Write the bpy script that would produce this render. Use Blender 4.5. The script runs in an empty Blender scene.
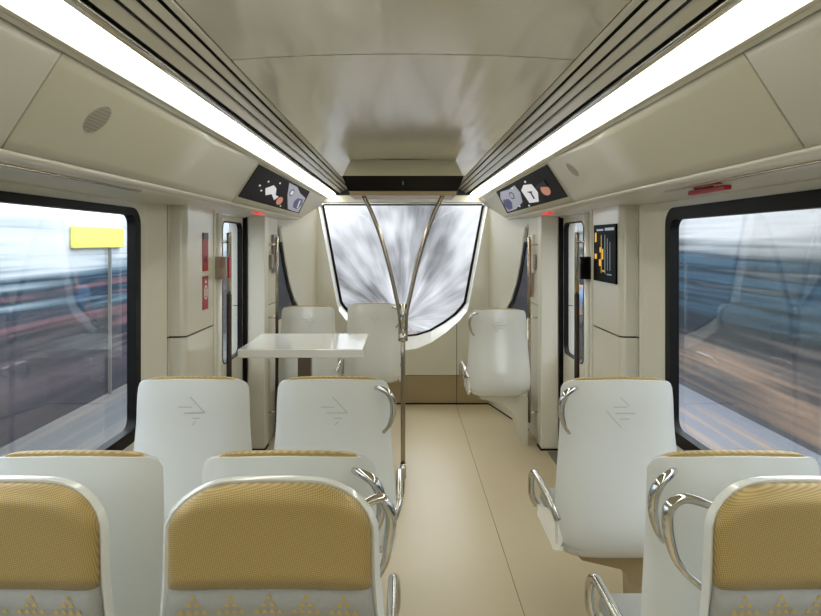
import bpy, bmesh, math, random
from mathutils import Vector, Matrix
random.seed(7)
scene = bpy.context.scene
COL = scene.collection
PI = math.pi

# ------------------------------------------------------------------ camera, world, exposure
F = 580.0
cam_d = bpy.data.cameras.new('camera'); cam = bpy.data.objects.new('camera', cam_d); COL.objects.link(cam)
cam.location = (0, 0, 1.6); cam.rotation_euler = (PI/2, 0, 0)
cam_d.sensor_width = 36; cam_d.lens = F/821*36
cam_d.shift_x = 7.5/821; cam_d.shift_y = -66/821
cam_d.clip_start = 0.02; cam_d.clip_end = 300
scene.camera = cam
scene.view_settings.view_transform = 'Standard'; scene.view_settings.look = 'None'
scene.view_settings.gamma = 1; scene.view_settings.use_curve_mapping = False
scene.view_settings.exposure = 0.45
LIGHT = 7.5
SKY = 3.7
scene.cycles.diffuse_bounces = 8; scene.cycles.max_bounces = 14
world = bpy.data.worlds.new('sky'); scene.world = world; world.use_nodes = True
wn = world.node_tree.nodes; wn['Background'].inputs[0].default_value = (0.94, 0.97, 1.0, 1)
wn['Background'].inputs[1].default_value = SKY

# ------------------------------------------------------------------ materials
def lin(c):
    return tuple(((v/255)/12.92 if v/255 <= .04045 else ((v/255+.055)/1.055)**2.4) for v in c) + (1,)
def mat(name, rgb, rough=.4, metal=0, coat=0, noise=0, nscale=4, bump=0, bscale=60, spec=.5):
    m = bpy.data.materials.new(name); m.use_nodes = True
    nt = m.node_tree; b = nt.nodes['Principled BSDF']
    b.inputs['Roughness'].default_value = rough; b.inputs['Metallic'].default_value = metal
    b.inputs['Coat Weight'].default_value = coat; b.inputs['Coat Roughness'].default_value = .06
    b.inputs['Specular IOR Level'].default_value = spec
    b.inputs['Base Color'].default_value = lin(rgb)
    tc = nt.nodes.new('ShaderNodeTexCoord')
    if noise:
        n = nt.nodes.new('ShaderNodeTexNoise'); n.inputs['Scale'].default_value = nscale
        n.inputs['Detail'].default_value = 3
        nt.links.new(tc.outputs['Object'], n.inputs['Vector'])
        r = nt.nodes.new('ShaderNodeMix'); r.data_type = 'RGBA'
        c = lin(rgb)
        r.inputs[6].default_value = tuple(v*(1-noise) for v in c[:3]) + (1,)
        r.inputs[7].default_value = tuple(min(1, v*(1+noise)) for v in c[:3]) + (1,)
        nt.links.new(n.outputs['Fac'], r.inputs[0]); nt.links.new(r.outputs[2], b.inputs['Base Color'])
    if bump:
        n2 = nt.nodes.new('ShaderNodeTexNoise'); n2.inputs['Scale'].default_value = bscale
        nt.links.new(tc.outputs['Object'], n2.inputs['Vector'])
        bp = nt.nodes.new('ShaderNodeBump'); bp.inputs['Strength'].default_value = bump; bp.inputs['Distance'].default_value = .002
        nt.links.new(n2.outputs['Fac'], bp.inputs['Height']); nt.links.new(bp.outputs[0], b.inputs['Normal'])
    return m
def emit(name, rgb, strength):
    m = bpy.data.materials.new(name); m.use_nodes = True; nt = m.node_tree
    b = nt.nodes['Principled BSDF']; b.inputs['Base Color'].default_value = lin(rgb)
    b.inputs['Emission Color'].default_value = lin(rgb); b.inputs['Emission Strength'].default_value = strength
    b.inputs['Roughness'].default_value = .4
    return m
def glass_mat(name, tint, refl=.09):
    m = bpy.data.materials.new(name); m.use_nodes = True; nt = m.node_tree; nt.nodes.clear()
    o = nt.nodes.new('ShaderNodeOutputMaterial'); mx = nt.nodes.new('ShaderNodeMixShader')
    t = nt.nodes.new('ShaderNodeBsdfTransparent'); g = nt.nodes.new('ShaderNodeBsdfGlossy')
    t.inputs[0].default_value = tint; g.inputs['Roughness'].default_value = .03
    lw = nt.nodes.new('ShaderNodeLayerWeight'); lw.inputs[0].default_value = .25
    mu = nt.nodes.new('ShaderNodeMath'); mu.operation = 'MULTIPLY'; mu.inputs[1].default_value = refl*4
    nt.links.new(lw.outputs['Fresnel'], mu.inputs[0]); nt.links.new(mu.outputs[0], mx.inputs[0])
    nt.links.new(t.outputs[0], mx.inputs[1]); nt.links.new(g.outputs[0], mx.inputs[2]); nt.links.new(mx.outputs[0], o.inputs[0])
    return m
def fabric(name, rgb, dark, period=.0052):
    m = bpy.data.materials.new(name); m.use_nodes = True; nt = m.node_tree; b = nt.nodes['Principled BSDF']
    tc = nt.nodes.new('ShaderNodeTexCoord'); mp = nt.nodes.new('ShaderNodeMapping')
    mp.inputs['Rotation'].default_value = (0, math.radians(35), 0)
    nt.links.new(tc.outputs['Object'], mp.inputs[0])
    sx = nt.nodes.new('ShaderNodeSeparateXYZ'); nt.links.new(mp.outputs[0], sx.inputs[0])
    def s(o):
        a = nt.nodes.new('ShaderNodeMath'); a.operation = 'MULTIPLY'; a.inputs[1].default_value = 2*PI/period; nt.links.new(o, a.inputs[0])
        c = nt.nodes.new('ShaderNodeMath'); c.operation = 'SINE'; nt.links.new(a.outputs[0], c.inputs[0]); return c.outputs[0]
    p = nt.nodes.new('ShaderNodeMath'); p.operation = 'MULTIPLY'; nt.links.new(s(sx.outputs[0]), p.inputs[0]); nt.links.new(s(sx.outputs[2]), p.inputs[1])
    q = nt.nodes.new('ShaderNodeMath'); q.operation = 'MULTIPLY_ADD'; q.inputs[1].default_value = .5; q.inputs[2].default_value = .5; nt.links.new(p.outputs[0], q.inputs[0])
    r = nt.nodes.new('ShaderNodeMix'); r.data_type = 'RGBA'; r.inputs[6].default_value = lin(dark); r.inputs[7].default_value = lin(rgb)
    nt.links.new(q.outputs[0], r.inputs[0]); nt.links.new(r.outputs[2], b.inputs['Base Color'])
    bp = nt.nodes.new('ShaderNodeBump'); bp.inputs['Strength'].default_value = .25; bp.inputs['Distance'].default_value = .001
    nt.links.new(q.outputs[0], bp.inputs['Height']); nt.links.new(bp.outputs[0], b.inputs['Normal'])
    b.inputs['Roughness'].default_value = .42; b.inputs['Sheen Weight'].default_value = .15
    b.inputs['Metallic'].default_value = .25
    return m
def streak_mat(name, stops, kind='side', contrast=.5, seed=0.0, zlo=-1.5, zhi=2.6):
    """long smears of colour running along the track (or outwards from the line ahead)"""
    m = bpy.data.materials.new(name); m.use_nodes = True; nt = m.node_tree; b = nt.nodes['Principled BSDF']
    b.inputs['Roughness'].default_value = .8; b.inputs['Specular IOR Level'].default_value = .1
    N = nt.nodes.new; L = nt.links.new
    tc = N('ShaderNodeTexCoord'); sp = N('ShaderNodeSeparateXYZ'); L(tc.outputs['Object'], sp.inputs[0])
    def mth(op, a, c=None, d=None):
        n = N('ShaderNodeMath'); n.operation = op
        for i, v in enumerate((a, c, d)):
            if v is None: continue
            if isinstance(v, (int, float)): n.inputs[i].default_value = v
            else: L(v, n.inputs[i])
        return n.outputs[0]
    def comb(x, y, z):
        c = N('ShaderNodeCombineXYZ')
        for i, v in enumerate((x, y, z)):
            if isinstance(v, (int, float)): c.inputs[i].default_value = v
            else: L(v, c.inputs[i])
        return c.outputs[0]
    def noise(vec, scale, detail=3):
        n = N('ShaderNodeTexNoise'); n.inputs['Scale'].default_value = scale; n.inputs['Detail'].default_value = detail
        L(vec, n.inputs['Vector']); return n.outputs['Fac']
    ramp = N('ShaderNodeValToRGB'); el = ramp.color_ramp.elements
    el[0].position = stops[0][0]; el[0].color = lin(stops[0][1]); el[1].position = stops[-1][0]; el[1].color = lin(stops[-1][1])
    for p, c in stops[1:-1]:
        e = el.new(p); e.color = lin(c)
    if kind == 'side' or kind == 'ground':
        across = sp.outputs[2] if kind == 'side' else sp.outputs[0]
        t = mth('DIVIDE', mth('SUBTRACT', across, zlo), zhi-zlo)
        v1 = comb(mth('MULTIPLY', sp.outputs[1], .10), seed, mth('MULTIPLY', across, 1.0))
        v2 = comb(mth('MULTIPLY', sp.outputs[1], .12), seed+5, mth('MULTIPLY', across, 5.0))
        n1 = noise(v1, 1.6, 2); n2 = noise(v2, 1.5, 4)
        t = mth('ADD', t, mth('MULTIPLY', mth('SUBTRACT', n1, .5), .75*contrast))
        t = mth('ADD', t, mth('MULTIPLY', mth('SUBTRACT', n2, .5), 1.0*contrast))
    else:
        z = mth('SUBTRACT', sp.outputs[2], -0.3)
        ang = mth('ARCTAN2', z, sp.outputs[0])
        rad = mth('SQRT', mth('ADD', mth('MULTIPLY', z, z), mth('MULTIPLY', sp.outputs[0], sp.outputs[0])))
        ca = mth('COSINE', ang); sa = mth('SINE', ang)
        v1 = comb(mth('MULTIPLY', ca, 2.2), mth('MULTIPLY', sa, 2.2), mth('MULTIPLY', rad, .55))
        v2 = comb(mth('MULTIPLY', ca, 11), mth('MULTIPLY', sa, 11), mth('MULTIPLY', rad, .9))
        n1 = noise(v1, 1.3, 2); n2 = noise(v2, 1.2, 4)
        t = mth('ADD', mth('MULTIPLY', n1, .9), mth('MULTIPLY', mth('SUBTRACT', n2, .5), 1.0*contrast))
        t = mth('ADD', t, mth('MULTIPLY', mth('ABSOLUTE', sp.outputs[0]), .06))
        t = mth('ADD', t, mth('MULTIPLY', z, .05))
        t = mth('ADD', t, mth('MULTIPLY', mth('SUBTRACT', noise(tc.outputs['Object'], .55, 3), .5), .9)); t = mth('SUBTRACT', t, .16)
    L(t, ramp.inputs[0]); L(ramp.outputs[0], b.inputs['Base Color'])
    return m

M_ceil = mat('satin_ceiling', (212, 209, 192), .22, noise=.03, nscale=3, spec=.6)
M_ceil.node_tree.nodes['Principled BSDF'].inputs['Metallic'].default_value = .15
_nt = M_ceil.node_tree; _tc = _nt.nodes.new('ShaderNodeTexCoord'); _mp = _nt.nodes.new('ShaderNodeMapping'); _mp.inputs['Scale'].default_value = (7, .5, 1)
_nz = _nt.nodes.new('ShaderNodeTexNoise'); _nz.inputs['Scale'].default_value = 1.6; _nz.inputs['Detail'].default_value = 1
_bp = _nt.nodes.new('ShaderNodeBump'); _bp.inputs['Strength'].default_value = .35; _bp.inputs['Distance'].default_value = .02
_nt.links.new(_tc.outputs['Object'], _mp.inputs[0]); _nt.links.new(_mp.outputs[0], _nz.inputs['Vector']); _nt.links.new(_nz.outputs['Fac'], _bp.inputs['Height'])
_nt.links.new(_bp.outputs[0], _nt.nodes['Principled BSDF'].inputs['Normal']); _nt.nodes['Principled BSDF'].inputs['Coat Weight'].default_value = .6; _nt.nodes['Principled BSDF'].inputs['Coat Roughness'].default_value = .15
_nt.links.new(_bp.outputs[0], _nt.nodes['Principled BSDF'].inputs['Coat Normal'])
M_cove = mat('beige_cove', (206, 203, 187), .33, coat=.3, noise=.02)
M_wall = mat('cream_wall', (222, 220, 208), .3, coat=.3, noise=.02)
M_wall2 = mat('cream_panel', (208, 205, 190), .28, coat=.4, noise=.02)
M_white = mat('white_gloss', (238, 239, 235), .2, coat=.5, noise=.01)
M_shell = mat('seat_shell_white', (216, 218, 214), .22, coat=.6, noise=.015, nscale=2)
M_shellgrey = mat('seat_shell_mark', (160, 162, 158), .35)
M_gold = mat('gold_panel', (160, 142, 108), .35, noise=.04)
M_floor = mat('beige_floor', (196, 182, 150), .38, noise=.05, nscale=2.2, bump=.15, bscale=200)
M_dark = mat('black_rubber', (8, 8, 9), .5, spec=.2)
M_black = mat('black_gloss', (7, 7, 8), .22, spec=.35)
M_disp = mat('display_black', (5, 5, 6), .5, spec=.06)
M_bronze = mat('dark_bronze', (52, 40, 36), .35, metal=.4)
M_chrome = mat('chrome', (205, 203, 198), .1, metal=1)
M_steel = mat('brushed_steel', (170, 162, 148), .24, metal=1, noise=.05, nscale=30)
M_grey = mat('grey_plastic', (120, 120, 116), .4)
M_thresh = mat('grey_threshold', (128, 124, 112), .4, metal=.4)
M_red = mat('red_label', (160, 14, 24), .4)
M_redl = emit('red_indicator', (255, 70, 70), .35)
M_lamp = emit('lamp_diffuser', (255, 252, 236), LIGHT)
M_fab = fabric('gold_mesh_fabric', (200, 174, 112), (132, 110, 60))
M_fabg = mat('grey_fabric', (150, 150, 144), .7, noise=.06, nscale=90, bump=.2, bscale=300)
M_tri = mat('gold_print', (192, 160, 84), .6)
M_seatc = mat('gold_seat_cloth', (176, 146, 84), .5, bump=.2, bscale=300)
M_glass = glass_mat('clear_glass', (.93, .95, .96, 1), .045)
M_glassf = glass_mat('front_glass', (.96, .97, .98, 1), .05)
M_scr_w = emit('screen_pale', (196, 196, 200), 0.55)
M_scr_g = emit('screen_grey', (140, 142, 156), 0.5)
M_scr_n = emit('screen_navy', (34, 38, 84), 0.6)
M_scr_s = emit('screen_skin', (176, 110, 84), 0.5)
M_yel = emit('map_yellow', (220, 170, 40), .5)
M_mapw = emit('map_white', (150, 165, 180), .4)
M_body = mat('car_body', (60, 60, 62), .6)
M_side_l = streak_mat('smeared_station_left', [(0, (78, 80, 86)), (.22, (66, 68, 76)), (.36, (92, 84, 92)), (.47, (44, 54, 62)), (.53, (118, 92, 100)), (.59, (38, 58, 74)), (.66, (118, 138, 152)), (.73, (196, 204, 212)), (.86, (208, 213, 218)), (1, (196, 204, 212))], seed=2.3, contrast=.42)
M_side_r = streak_mat('smeared_station_right', [(0, (112, 112, 114)), (.2, (84, 86, 90)), (.31, (150, 128, 112)), (.38, (92, 88, 88)), (.46, (48, 52, 58)), (.54, (38, 50, 56)), (.62, (58, 82, 98)), (.68, (38, 52, 62)), (.75, (112, 118, 122)), (.84, (176, 178, 180)), (1, (150, 152, 156))], seed=8.1, contrast=.42)
M_front = streak_mat('smeared_view_ahead', [(0, (40, 38, 40)), (.2, (110, 110, 111)), (.4, (160, 160, 161)), (.58, (188, 188, 189)), (.74, (232, 232, 232)), (1, (252, 252, 252))], kind='front', contrast=.40)
M_plat = streak_mat('smeared_platform', [(0, (96, 100, 104)), (.35, (128, 122, 118)), (.6, (104, 100, 102)), (.8, (154, 138, 124)), (1, (120, 124, 134))], kind='ground', seed=3.1, contrast=.9, zlo=-4, zhi=4)

# ------------------------------------------------------------------ mesh helpers
def link(name, bm, m, parent=None, smooth=False, loc=None, mods=None):
    bmesh.ops.recalc_face_normals(bm, faces=bm.faces[:])
    me = bpy.data.meshes.new(name)
    off = None
    if parent is not None:
        off = -Vector(parent.matrix_basis.translation)
        p = parent.parent
        while p: off -= Vector(p.matrix_basis.translation); p = p.parent
    elif loc is not None: off = -Vector(loc)
    if off is not None: bmesh.ops.translate(bm, verts=bm.verts[:], vec=off)
    bm.to_mesh(me); bm.free()
    if smooth:
        for p in me.polygons: p.use_smooth = True
    for mm in (m if isinstance(m, (list, tuple)) else [m]): me.materials.append(mm)
    o = bpy.data.objects.new(name, me); COL.objects.link(o)
    if parent is not None: o.parent = parent
    elif loc is not None: o.location = loc
    return o
def B(): return bmesh.new()
def box(bm, x0, x1, y0, y1, z0, z1, bev=0, seg=2):
    vs = [bm.verts.new((x, y, z)) for x in (x0, x1) for y in (y0, y1) for z in (z0, z1)]
    fs = [bm.faces.new([vs[i] for i in f]) for f in ((0,1,3,2),(4,6,7,5),(0,4,5,1),(2,3,7,6),(0,2,6,4),(1,5,7,3))]
    if bev:
        es = list({e for f in fs for e in f.edges})
        bmesh.ops.bevel(bm, geom=es, offset=bev, segments=seg, affect='EDGES', profile=.5)
    return bm
def prism(bm, pts, axis, a, b, bev=0):
    """pts 2-D polygon; axis X:(y,z) Y:(x,z) Z:(x,y)"""
    def P(p, t): return {'X': (t, p[0], p[1]), 'Y': (p[0], t, p[1]), 'Z': (p[0], p[1], t)}[axis]
    va = [bm.verts.new(P(p, a)) for p in pts]; vb = [bm.verts.new(P(p, b)) for p in pts]
    n = len(pts); bm.faces.new(va[::-1]); bm.faces.new(vb)
    for i in range(n): bm.faces.new((va[i], va[(i+1) % n], vb[(i+1) % n], vb[i]))
    if bev:
        es = [e for e in bm.edges if len(e.link_faces) == 2 and e.calc_face_angle(0) > .6]
        bmesh.ops.bevel(bm, geom=es, offset=bev, segments=2, affect='EDGES', profile=.5)
    return bm
def ring(bm, outer, inner, axis, a, b):
    def P(p, t): return {'X': (t, p[0], p[1]), 'Y': (p[0], t, p[1]), 'Z': (p[0], p[1], t)}[axis]
    n = len(outer)
    A = [[bm.verts.new(P(p, t)) for p in L] for t in (a, b) for L in (outer, inner)]
    for i in range(n):
        j = (i+1) % n
        bm.faces.new((A[0][i], A[0][j], A[1][j], A[1][i])); bm.faces.new((A[2][i], A[3][i], A[3][j], A[2][j]))
        bm.faces.new((A[0][i], A[2][i], A[2][j], A[0][j])); bm.faces.new((A[1][i], A[1][j], A[3][j], A[3][i]))
    return bm
def rrect(a0, a1, b0, b1, r, n=6):
    pts = []
    for cx, cy, s in ((a1-r, b1-r, 0), (a0+r, b1-r, 1), (a0+r, b0+r, 2), (a1-r, b0+r, 3)):
        for k in range(n+1):
            t = (s + k/n)*PI/2; pts.append((cx+r*math.cos(t), cy+r*math.sin(t)))
    return pts
def plate_hole(bm, outer, inner, axis, a, b):
    """plate with one hole: project the inner outline onto the rectangle 'outer' (a0,a1,b0,b1) and bridge"""
    a0, a1, b0, b1 = outer
    cx = sum(p[0] for p in inner)/len(inner); cy = sum(p[1] for p in inner)/len(inner)
    out = []
    for p in inner:
        out.append((min(max(p[0], a0), a1), min(max(p[1], b0), b1)))
    # push to the border by nearest quadrant using corner-preserving map
    n = len(inner); q = n//4
    corners = [(a1, b1), (a0, b1), (a0, b0), (a1, b0)]
    out = [corners[min(i//q, 3)] for i in range(n)]
    def P(p, t): return {'X': (t, p[0], p[1]), 'Y': (p[0], t, p[1])}[axis]
    for t in (a, b):
        vo = [bm.verts.new(P(c, t)) for c in corners]; vi = [bm.verts.new(P(p, t)) for p in inner]
        for i in range(n):
            j = (i+1) % n; ci = min(i//q, 3); cj = min(j//q, 3)
            if ci == cj: bm.faces.new((vo[ci], vi[i], vi[j]))
            else: bm.faces.new((vo[ci], vo[cj], vi[j], vi[i]))
    bm.verts.ensure_lookup_table()
    m = 4+n; V = bm.verts
    for i in range(n):
        j = (i+1) % n
        bm.faces.new((V[4+i], V[4+j], V[m+4+j], V[m+4+i]))
    for i in range(4):
        j = (i+1) % 4
        bm.faces.new((V[i], V[j], V[m+j], V[m+i]))
    return bm
def catmull(pts, per=6):
    P = [Vector(p) for p in pts]; out = []
    for i in range(len(P)-1):
        p0 = P[max(i-1, 0)]; p1 = P[i]; p2 = P[i+1]; p3 = P[min(i+2, len(P)-1)]
        for k in range(per):
            t = k/per
            out.append(.5*((2*p1)+(-p0+p2)*t+(2*p0-5*p1+4*p2-p3)*t*t+(-p0+3*p1-3*p2+p3)*t**3))
    out.append(P[-1]); return out
def tube(bm, pts, r, n=12, per=6, smooth=True, flat=1.0):
    pts = catmull(pts, per) if smooth else [Vector(p) for p in pts]
    rings = []; up = None
    for i, p in enumerate(pts):
        d = (pts[min(i+1, len(pts)-1)]-pts[max(i-1, 0)]).normalized()
        if up is None:
            up = Vector((0, 0, 1)) if abs(d.z) < .9 else Vector((1, 0, 0))
        a = d.cross(up).normalized(); b = a.cross(d).normalized(); up = b
        rr = r(i/(len(pts)-1)) if callable(r) else r
        rings.append([bm.verts.new(p+a*rr*math.cos(2*PI*k/n)+b*rr*flat*math.sin(2*PI*k/n)) for k in range(n)])
    for i in range(len(rings)-1):
        for k in range(n): bm.faces.new((rings[i][k], rings[i][(k+1) % n], rings[i+1][(k+1) % n], rings[i+1][k]))
    bm.faces.new(rings[0][::-1]); bm.faces.new(rings[-1]); return bm
def sheet(bm, prof, y0, y1, th, ysk0=None, ysk1=None):
    """profile in XZ extruded along Y with thickness th upward/outward (normal side); ysk: extra Y offset per profile fraction"""
    n = len(prof); P = [Vector(p) for p in prof]; nor = []
    for i in range(n):
        d = (P[min(i+1, n-1)]-P[max(i-1, 0)]).normalized(); v = Vector((-d.y, d.x))
        if v.y < 0: v = -v
        nor.append(v)
    R = []
    for (yy, sk) in ((y0, ysk0), (y1, ysk1)):
        lo = []; hi = []
        for i, p in enumerate(P):
            f = i/(n-1); y = yy + (sk(f) if sk else 0)
            lo.append(bm.verts.new((p.x, y, p.y))); q = p+nor[i]*th; hi.append(bm.verts.new((q.x, y, q.y)))
        R.append((lo, hi))
    (l0, h0), (l1, h1) = R
    for i in range(n-1):
        bm.faces.new((l0[i], l0[i+1], l1[i+1], l1[i])); bm.faces.new((h0[i], h1[i], h1[i+1], h0[i+1]))
        bm.faces.new((l0[i], h0[i], h0[i+1], l0[i+1])); bm.faces.new((l1[i], l1[i+1], h1[i+1], h1[i]))
    bm.faces.new((l0[0], l1[0], h1[0], h0[0])); bm.faces.new((l0[-1], h0[-1], h1[-1], l1[-1]))
    return bm
def empty(name, loc=(0, 0, 0), label=None, cat=None, group=None, kind=None, parent=None):
    o = bpy.data.objects.new(name, None); COL.objects.link(o); o.location = loc; o.empty_display_size = .05
    if parent: o.parent = parent
    tag(o, label, cat, group, kind); return o
def tag(o, label=None, cat=None, group=None, kind=None):
    if label: o['label'] = label
    if cat: o['category'] = cat
    if group: o['group'] = group
    if kind: o['kind'] = kind
    return o
def struct(name, label=None, loc=(0, 0, 0)):
    return empty(name, loc, label, None, None, 'structure')

YB, YF = -2.4, 5.72          # back and front of the saloon

# ------------------------------------------------------------------ floor
fl = struct('floor', 'beige vinyl saloon floor with thin seams')
for a, b in ((-1.34, -.535), (-.531, .519), (.523, 1.34)):
    link('floor_sheet', box(B(), a, b, YB, 6.0, -.03, 0), M_floor, fl)
link('seam_backing', box(B(), -1.34, 1.34, YB, 6.0, -.05, -.002), mat('floor_seam', (130, 115, 88), .6), fl)
for s, nm in ((-1, 'left'), (1, 'right')):
    t = link('trim_threshold', box(B(), min(s*1.10, s*1.30), max(s*1.10, s*1.30), 3.60, 4.42, 0, .006, .002), M_thresh); tag(t, f'grey metal threshold in the {nm} doorway', kind='structure')

# ------------------------------------------------------------------ ceiling, slats, lamps, coves
ce = struct('ceiling', 'glossy beige ceiling of three wide panels', (0, 0, 2.15))
def crown(a, b, n=14): return [(a+(b-a)*i/n, 2.15+.018*(1-((a+(b-a)*i/n)/.52)**2)) for i in range(n+1)]
for y0, y1 in ((YB, 1.748), (1.756, 4.0), (4.004, 5.80)):
    link('ceiling_panel', sheet(B(), crown(-.518, .518), y0, y1, .02), M_ceil, ce, smooth=False)
link('joint_backing', sheet(B(), [(x, z+.021) for x, z in crown(-.518, .518)], 1.72, 1.78, .004), M_dark, ce)
link('ceiling_backing', box(B(), -.70, .70, YB, 5.85, 2.215, 2.225), M_dark, ce)
def cp(p, dz=0): return (.52+.12*p, 2.15-.07*p+dz)
COVE_T = (.768, 2.028); COVE_B = (.945, 1.821)
def cove(t, y, off=0, s=1):
    x = COVE_T[0]+(COVE_B[0]-COVE_T[0])*t; z = COVE_T[1]+(COVE_B[1]-COVE_T[1])*t
    d = Vector((COVE_B[0]-COVE_T[0], 0, COVE_B[1]-COVE_T[1])).normalized(); n = Vector((d.z, 0, -d.x))  # towards the cabin
    v = Vector((x, y, z))+n*off; v.x *= s; return v
for s, nm in ((-1, 'left'), (1, 'right')):
    gr = struct('trim_ceiling_slats', f'four long parallel slats beside the {nm} ceiling lamp', (s*.58, 0, 2.12))
    for a, b in ((.03, .145), (.24, .385), (.48, .62), (.715, .92)):
        pa, pb = cp(a), cp(b)
        prof = [(s*pa[0], pa[1]+.006), (s*(pa[0]+.003), pa[1]), (s*(pb[0]-.003), pb[1]-.003), (s*pb[0], pb[1]+.004)]
        link('slat', sheet(B(), prof, YB, 5.80, .008), M_ceil, gr)
    link('slat_backing', sheet(B(), [(s*.50, 2.175), (s*.66, 2.10)], YB, 5.82, .01), M_black, gr)
    # linear lamp
    la = empty('ceiling_lamp', (s*.695, 1.7, 2.06), f'long glowing white strip lamp along the {nm} side of the ceiling', 'ceiling lamp', None)
    a0, b0 = (.670, 2.071), (.734, 2.042)
    prof = []
    for k in range(9):
        t = k/8; prof.append((s*(a0[0]+(b0[0]-a0[0])*t), a0[1]+(b0[1]-a0[1])*t-.008*math.sin(PI*t)))
    link('diffuser', sheet(B(), prof, YB+.01, 5.84, .006), M_lamp, la, smooth=True)
    link('chrome_rail', sheet(B(), [(s*.6445, 2.092), (s*.6455, 2.080), (s*.650, 2.0735), (s*.656, 2.0695), (s*.662, 2.069), (s*.667, 2.073), (s*.668, 2.082)], YB, 5.82, .003), M_chrome, la, smooth=True)
    link('lower_rail', sheet(B(), [(s*.738, 2.046), (s*.740, 2.036), (s*.749, 2.033), (s*.750, 2.040), (s*.752, 2.033), (s*.764, 2.027), (s*.766, 2.034)], YB, 5.82, .004), M_wall2, la)
    link('housing', sheet(B(), [(s*.62, 2.125), (s*.78, 2.065)], YB, 5.84, .01), M_dark, la)
    # cove: panels with slanting joints
    cv = struct(f'wall_cove_{nm}', f'{nm} sloping beige cove of panels under the lamp', (s*.93, 0, 1.94))
    prof = [(cove(k/8, 0).x*s, cove(k/8, 0).z) for k in range(9)]
    sk = lambda k: (lambda f: k*f)
    for y0, y1, k0, k1 in ((YB, 1.307, 0, .055), (1.316, 3.090, .055, .10), (3.097, 5.80, .10, 0)):
        link('cove_panel', sheet(B(), prof, y0, y1, .012, sk(k0), sk(k1)), M_cove, cv, smooth=True)
    link('cove_backing', sheet(B(), [(s*.785, 2.045), (s*.965, 1.838)], YB, 5.82, .008), M_dark, cv)
    # rounded lip below cove to the wall
    lip = [(.946, 1.819), (.952, 1.810), (.965, 1.804), (.985, 1.803), (1.0, 1.806), (1.01, 1.800), (1.10, 1.798), (1.20, 1.797), (1.25, 1.797), (1.335, 1.797)]
    link('cove_lip', sheet(B(), [(s*x, z) for x, z in lip], YB, 5.71, .01), M_wall, cv, smooth=True)
    # slot line under the lip
    link('lip_slot', box(B(), min(s*1.012, s*1.024), max(s*1.012, s*1.024), YB, 2.25, 1.794, 1.803), M_steel, cv)
    # round speaker grille
    yc = 1.60 if s < 0 else 2.84; tcn = .43 if s < 0 else .35
    sp = empty('speaker_grille', cove(tcn, yc, 0, s), f'round perforated speaker grille in the {nm} cove panel', 'speaker')
    c = cove(tcn, yc, .002, s); ax = (cove(1, yc, 0, s)-cove(0, yc, 0, s)).normalized(); ay = Vector((0, 1, 0)); nn = (cove(.5, yc, 1, s)-cove(.5, yc, 0, s)).normalized()
    def disc(bm, c, r, n=28, th=.003):
        va = [bm.verts.new(c+ax*r*math.cos(2*PI*k/n)+ay*r*math.sin(2*PI*k/n)) for k in range(n)]
        vb = [bm.verts.new(v.co-nn*th) for v in va]
        bm.faces.new(va); bm.faces.new(vb[::-1])
        for k in range(n): bm.faces.new((va[k], vb[k], vb[(k+1) % n], va[(k+1) % n]))
        return bm
    R = .046 if s < 0 else .042
    c0 = c + nn*.0005
    link('grille_plate', disc(B(), c0, R, th=.01), mat('grille_'+nm, (172, 169, 155), .5), sp)
    bm = B()
    step = .0105
    for i in range(-6, 7):
        for j in range(-6, 7):
            a, b_ = i*step, (j+.5*(i % 2))*step
            if a*a+b_*b_ < (R*.92)**2:
                cc = c0+nn*.0008
                q = [bm.verts.new(cc+ax*(a+.0028*math.cos(PI/3*k))+ay*(b_+.0028*math.sin(PI/3*k))) for k in range(6)]
                bm.faces.new(q)
    o = link('perforation', bm, M_grey, sp); o['kind'] = 'stuff'
    # video screens in the cove
    sc = empty('wall_screen', cove(.45, 4.1, 0, s), f'black slanted video screen at the far end of the {nm} cove', 'screen')
    ys0, ys1 = (3.115, 3.215), (4.80, 5.08)
    def sp3(a, t, off):
        y = (ys0[0]*(1-t)+ys0[1]*t)*(1-a)+(ys1[0]*(1-t)+ys1[1]*t)*a
        return cove(.04+.80*t, y, off, s)
    def patch(poly, off, th, m, name):
        bm = B(); va = [bm.verts.new(sp3(a, t, off)) for a, t in poly]; vb = [bm.verts.new(sp3(a, t, off-th)) for a, t in poly]
        bm.faces.new(va); bm.faces.new(vb[::-1]); n = len(poly)
        for k in range(n): bm.faces.new((va[k], vb[k], vb[(k+1) % n], va[(k+1) % n]))
        return link(name, bm, m, sc)
    patch([(0, 0), (1, 0), (1, 1), (0, 1)], .006, .004, M_disp, 'display')
    ell = lambda ca, ct, ra, rt, n=14: [(ca+ra*math.cos(2*PI*k/n), ct+rt*math.sin(2*PI*k/n)) for k in range(n)]
    imgs = [([(.22, .52), (.30, .34), (.36, .40), (.40, .60), (.46, .62), (.42, .78), (.34, .62), (.27, .72)], M_scr_w),
            ([(.50, .06), (.68, .06), (.80, .22), (.97, .30), (.97, .96), (.84, .96), (.72, .94), (.58, .45)], M_scr_g),
            ([(.80, .42), (.93, .38), (.96, .60), (.90, .85), (.80, .82), (.76, .60)], M_scr_n)] if s < 0 else \
           [([(.30, .30), (.42, .22), (.50, .35), (.48, .85), (.34, .90), (.28, .6)], M_scr_w),
            ([(.56, .10), (.70, .14), (.90, .08), (.97, .30), (.96, .94), (.76, .92), (.58, .74), (.53, .4)], M_scr_g),
            ([(.80, .45), (.93, .40), (.97, .62), (.92, .88), (.82, .86), (.77, .62)], M_scr_n)]
    for q, (poly, m) in enumerate(imgs): patch(poly, .0070+.0008*q, .0005, m, 'screen_picture')
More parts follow.
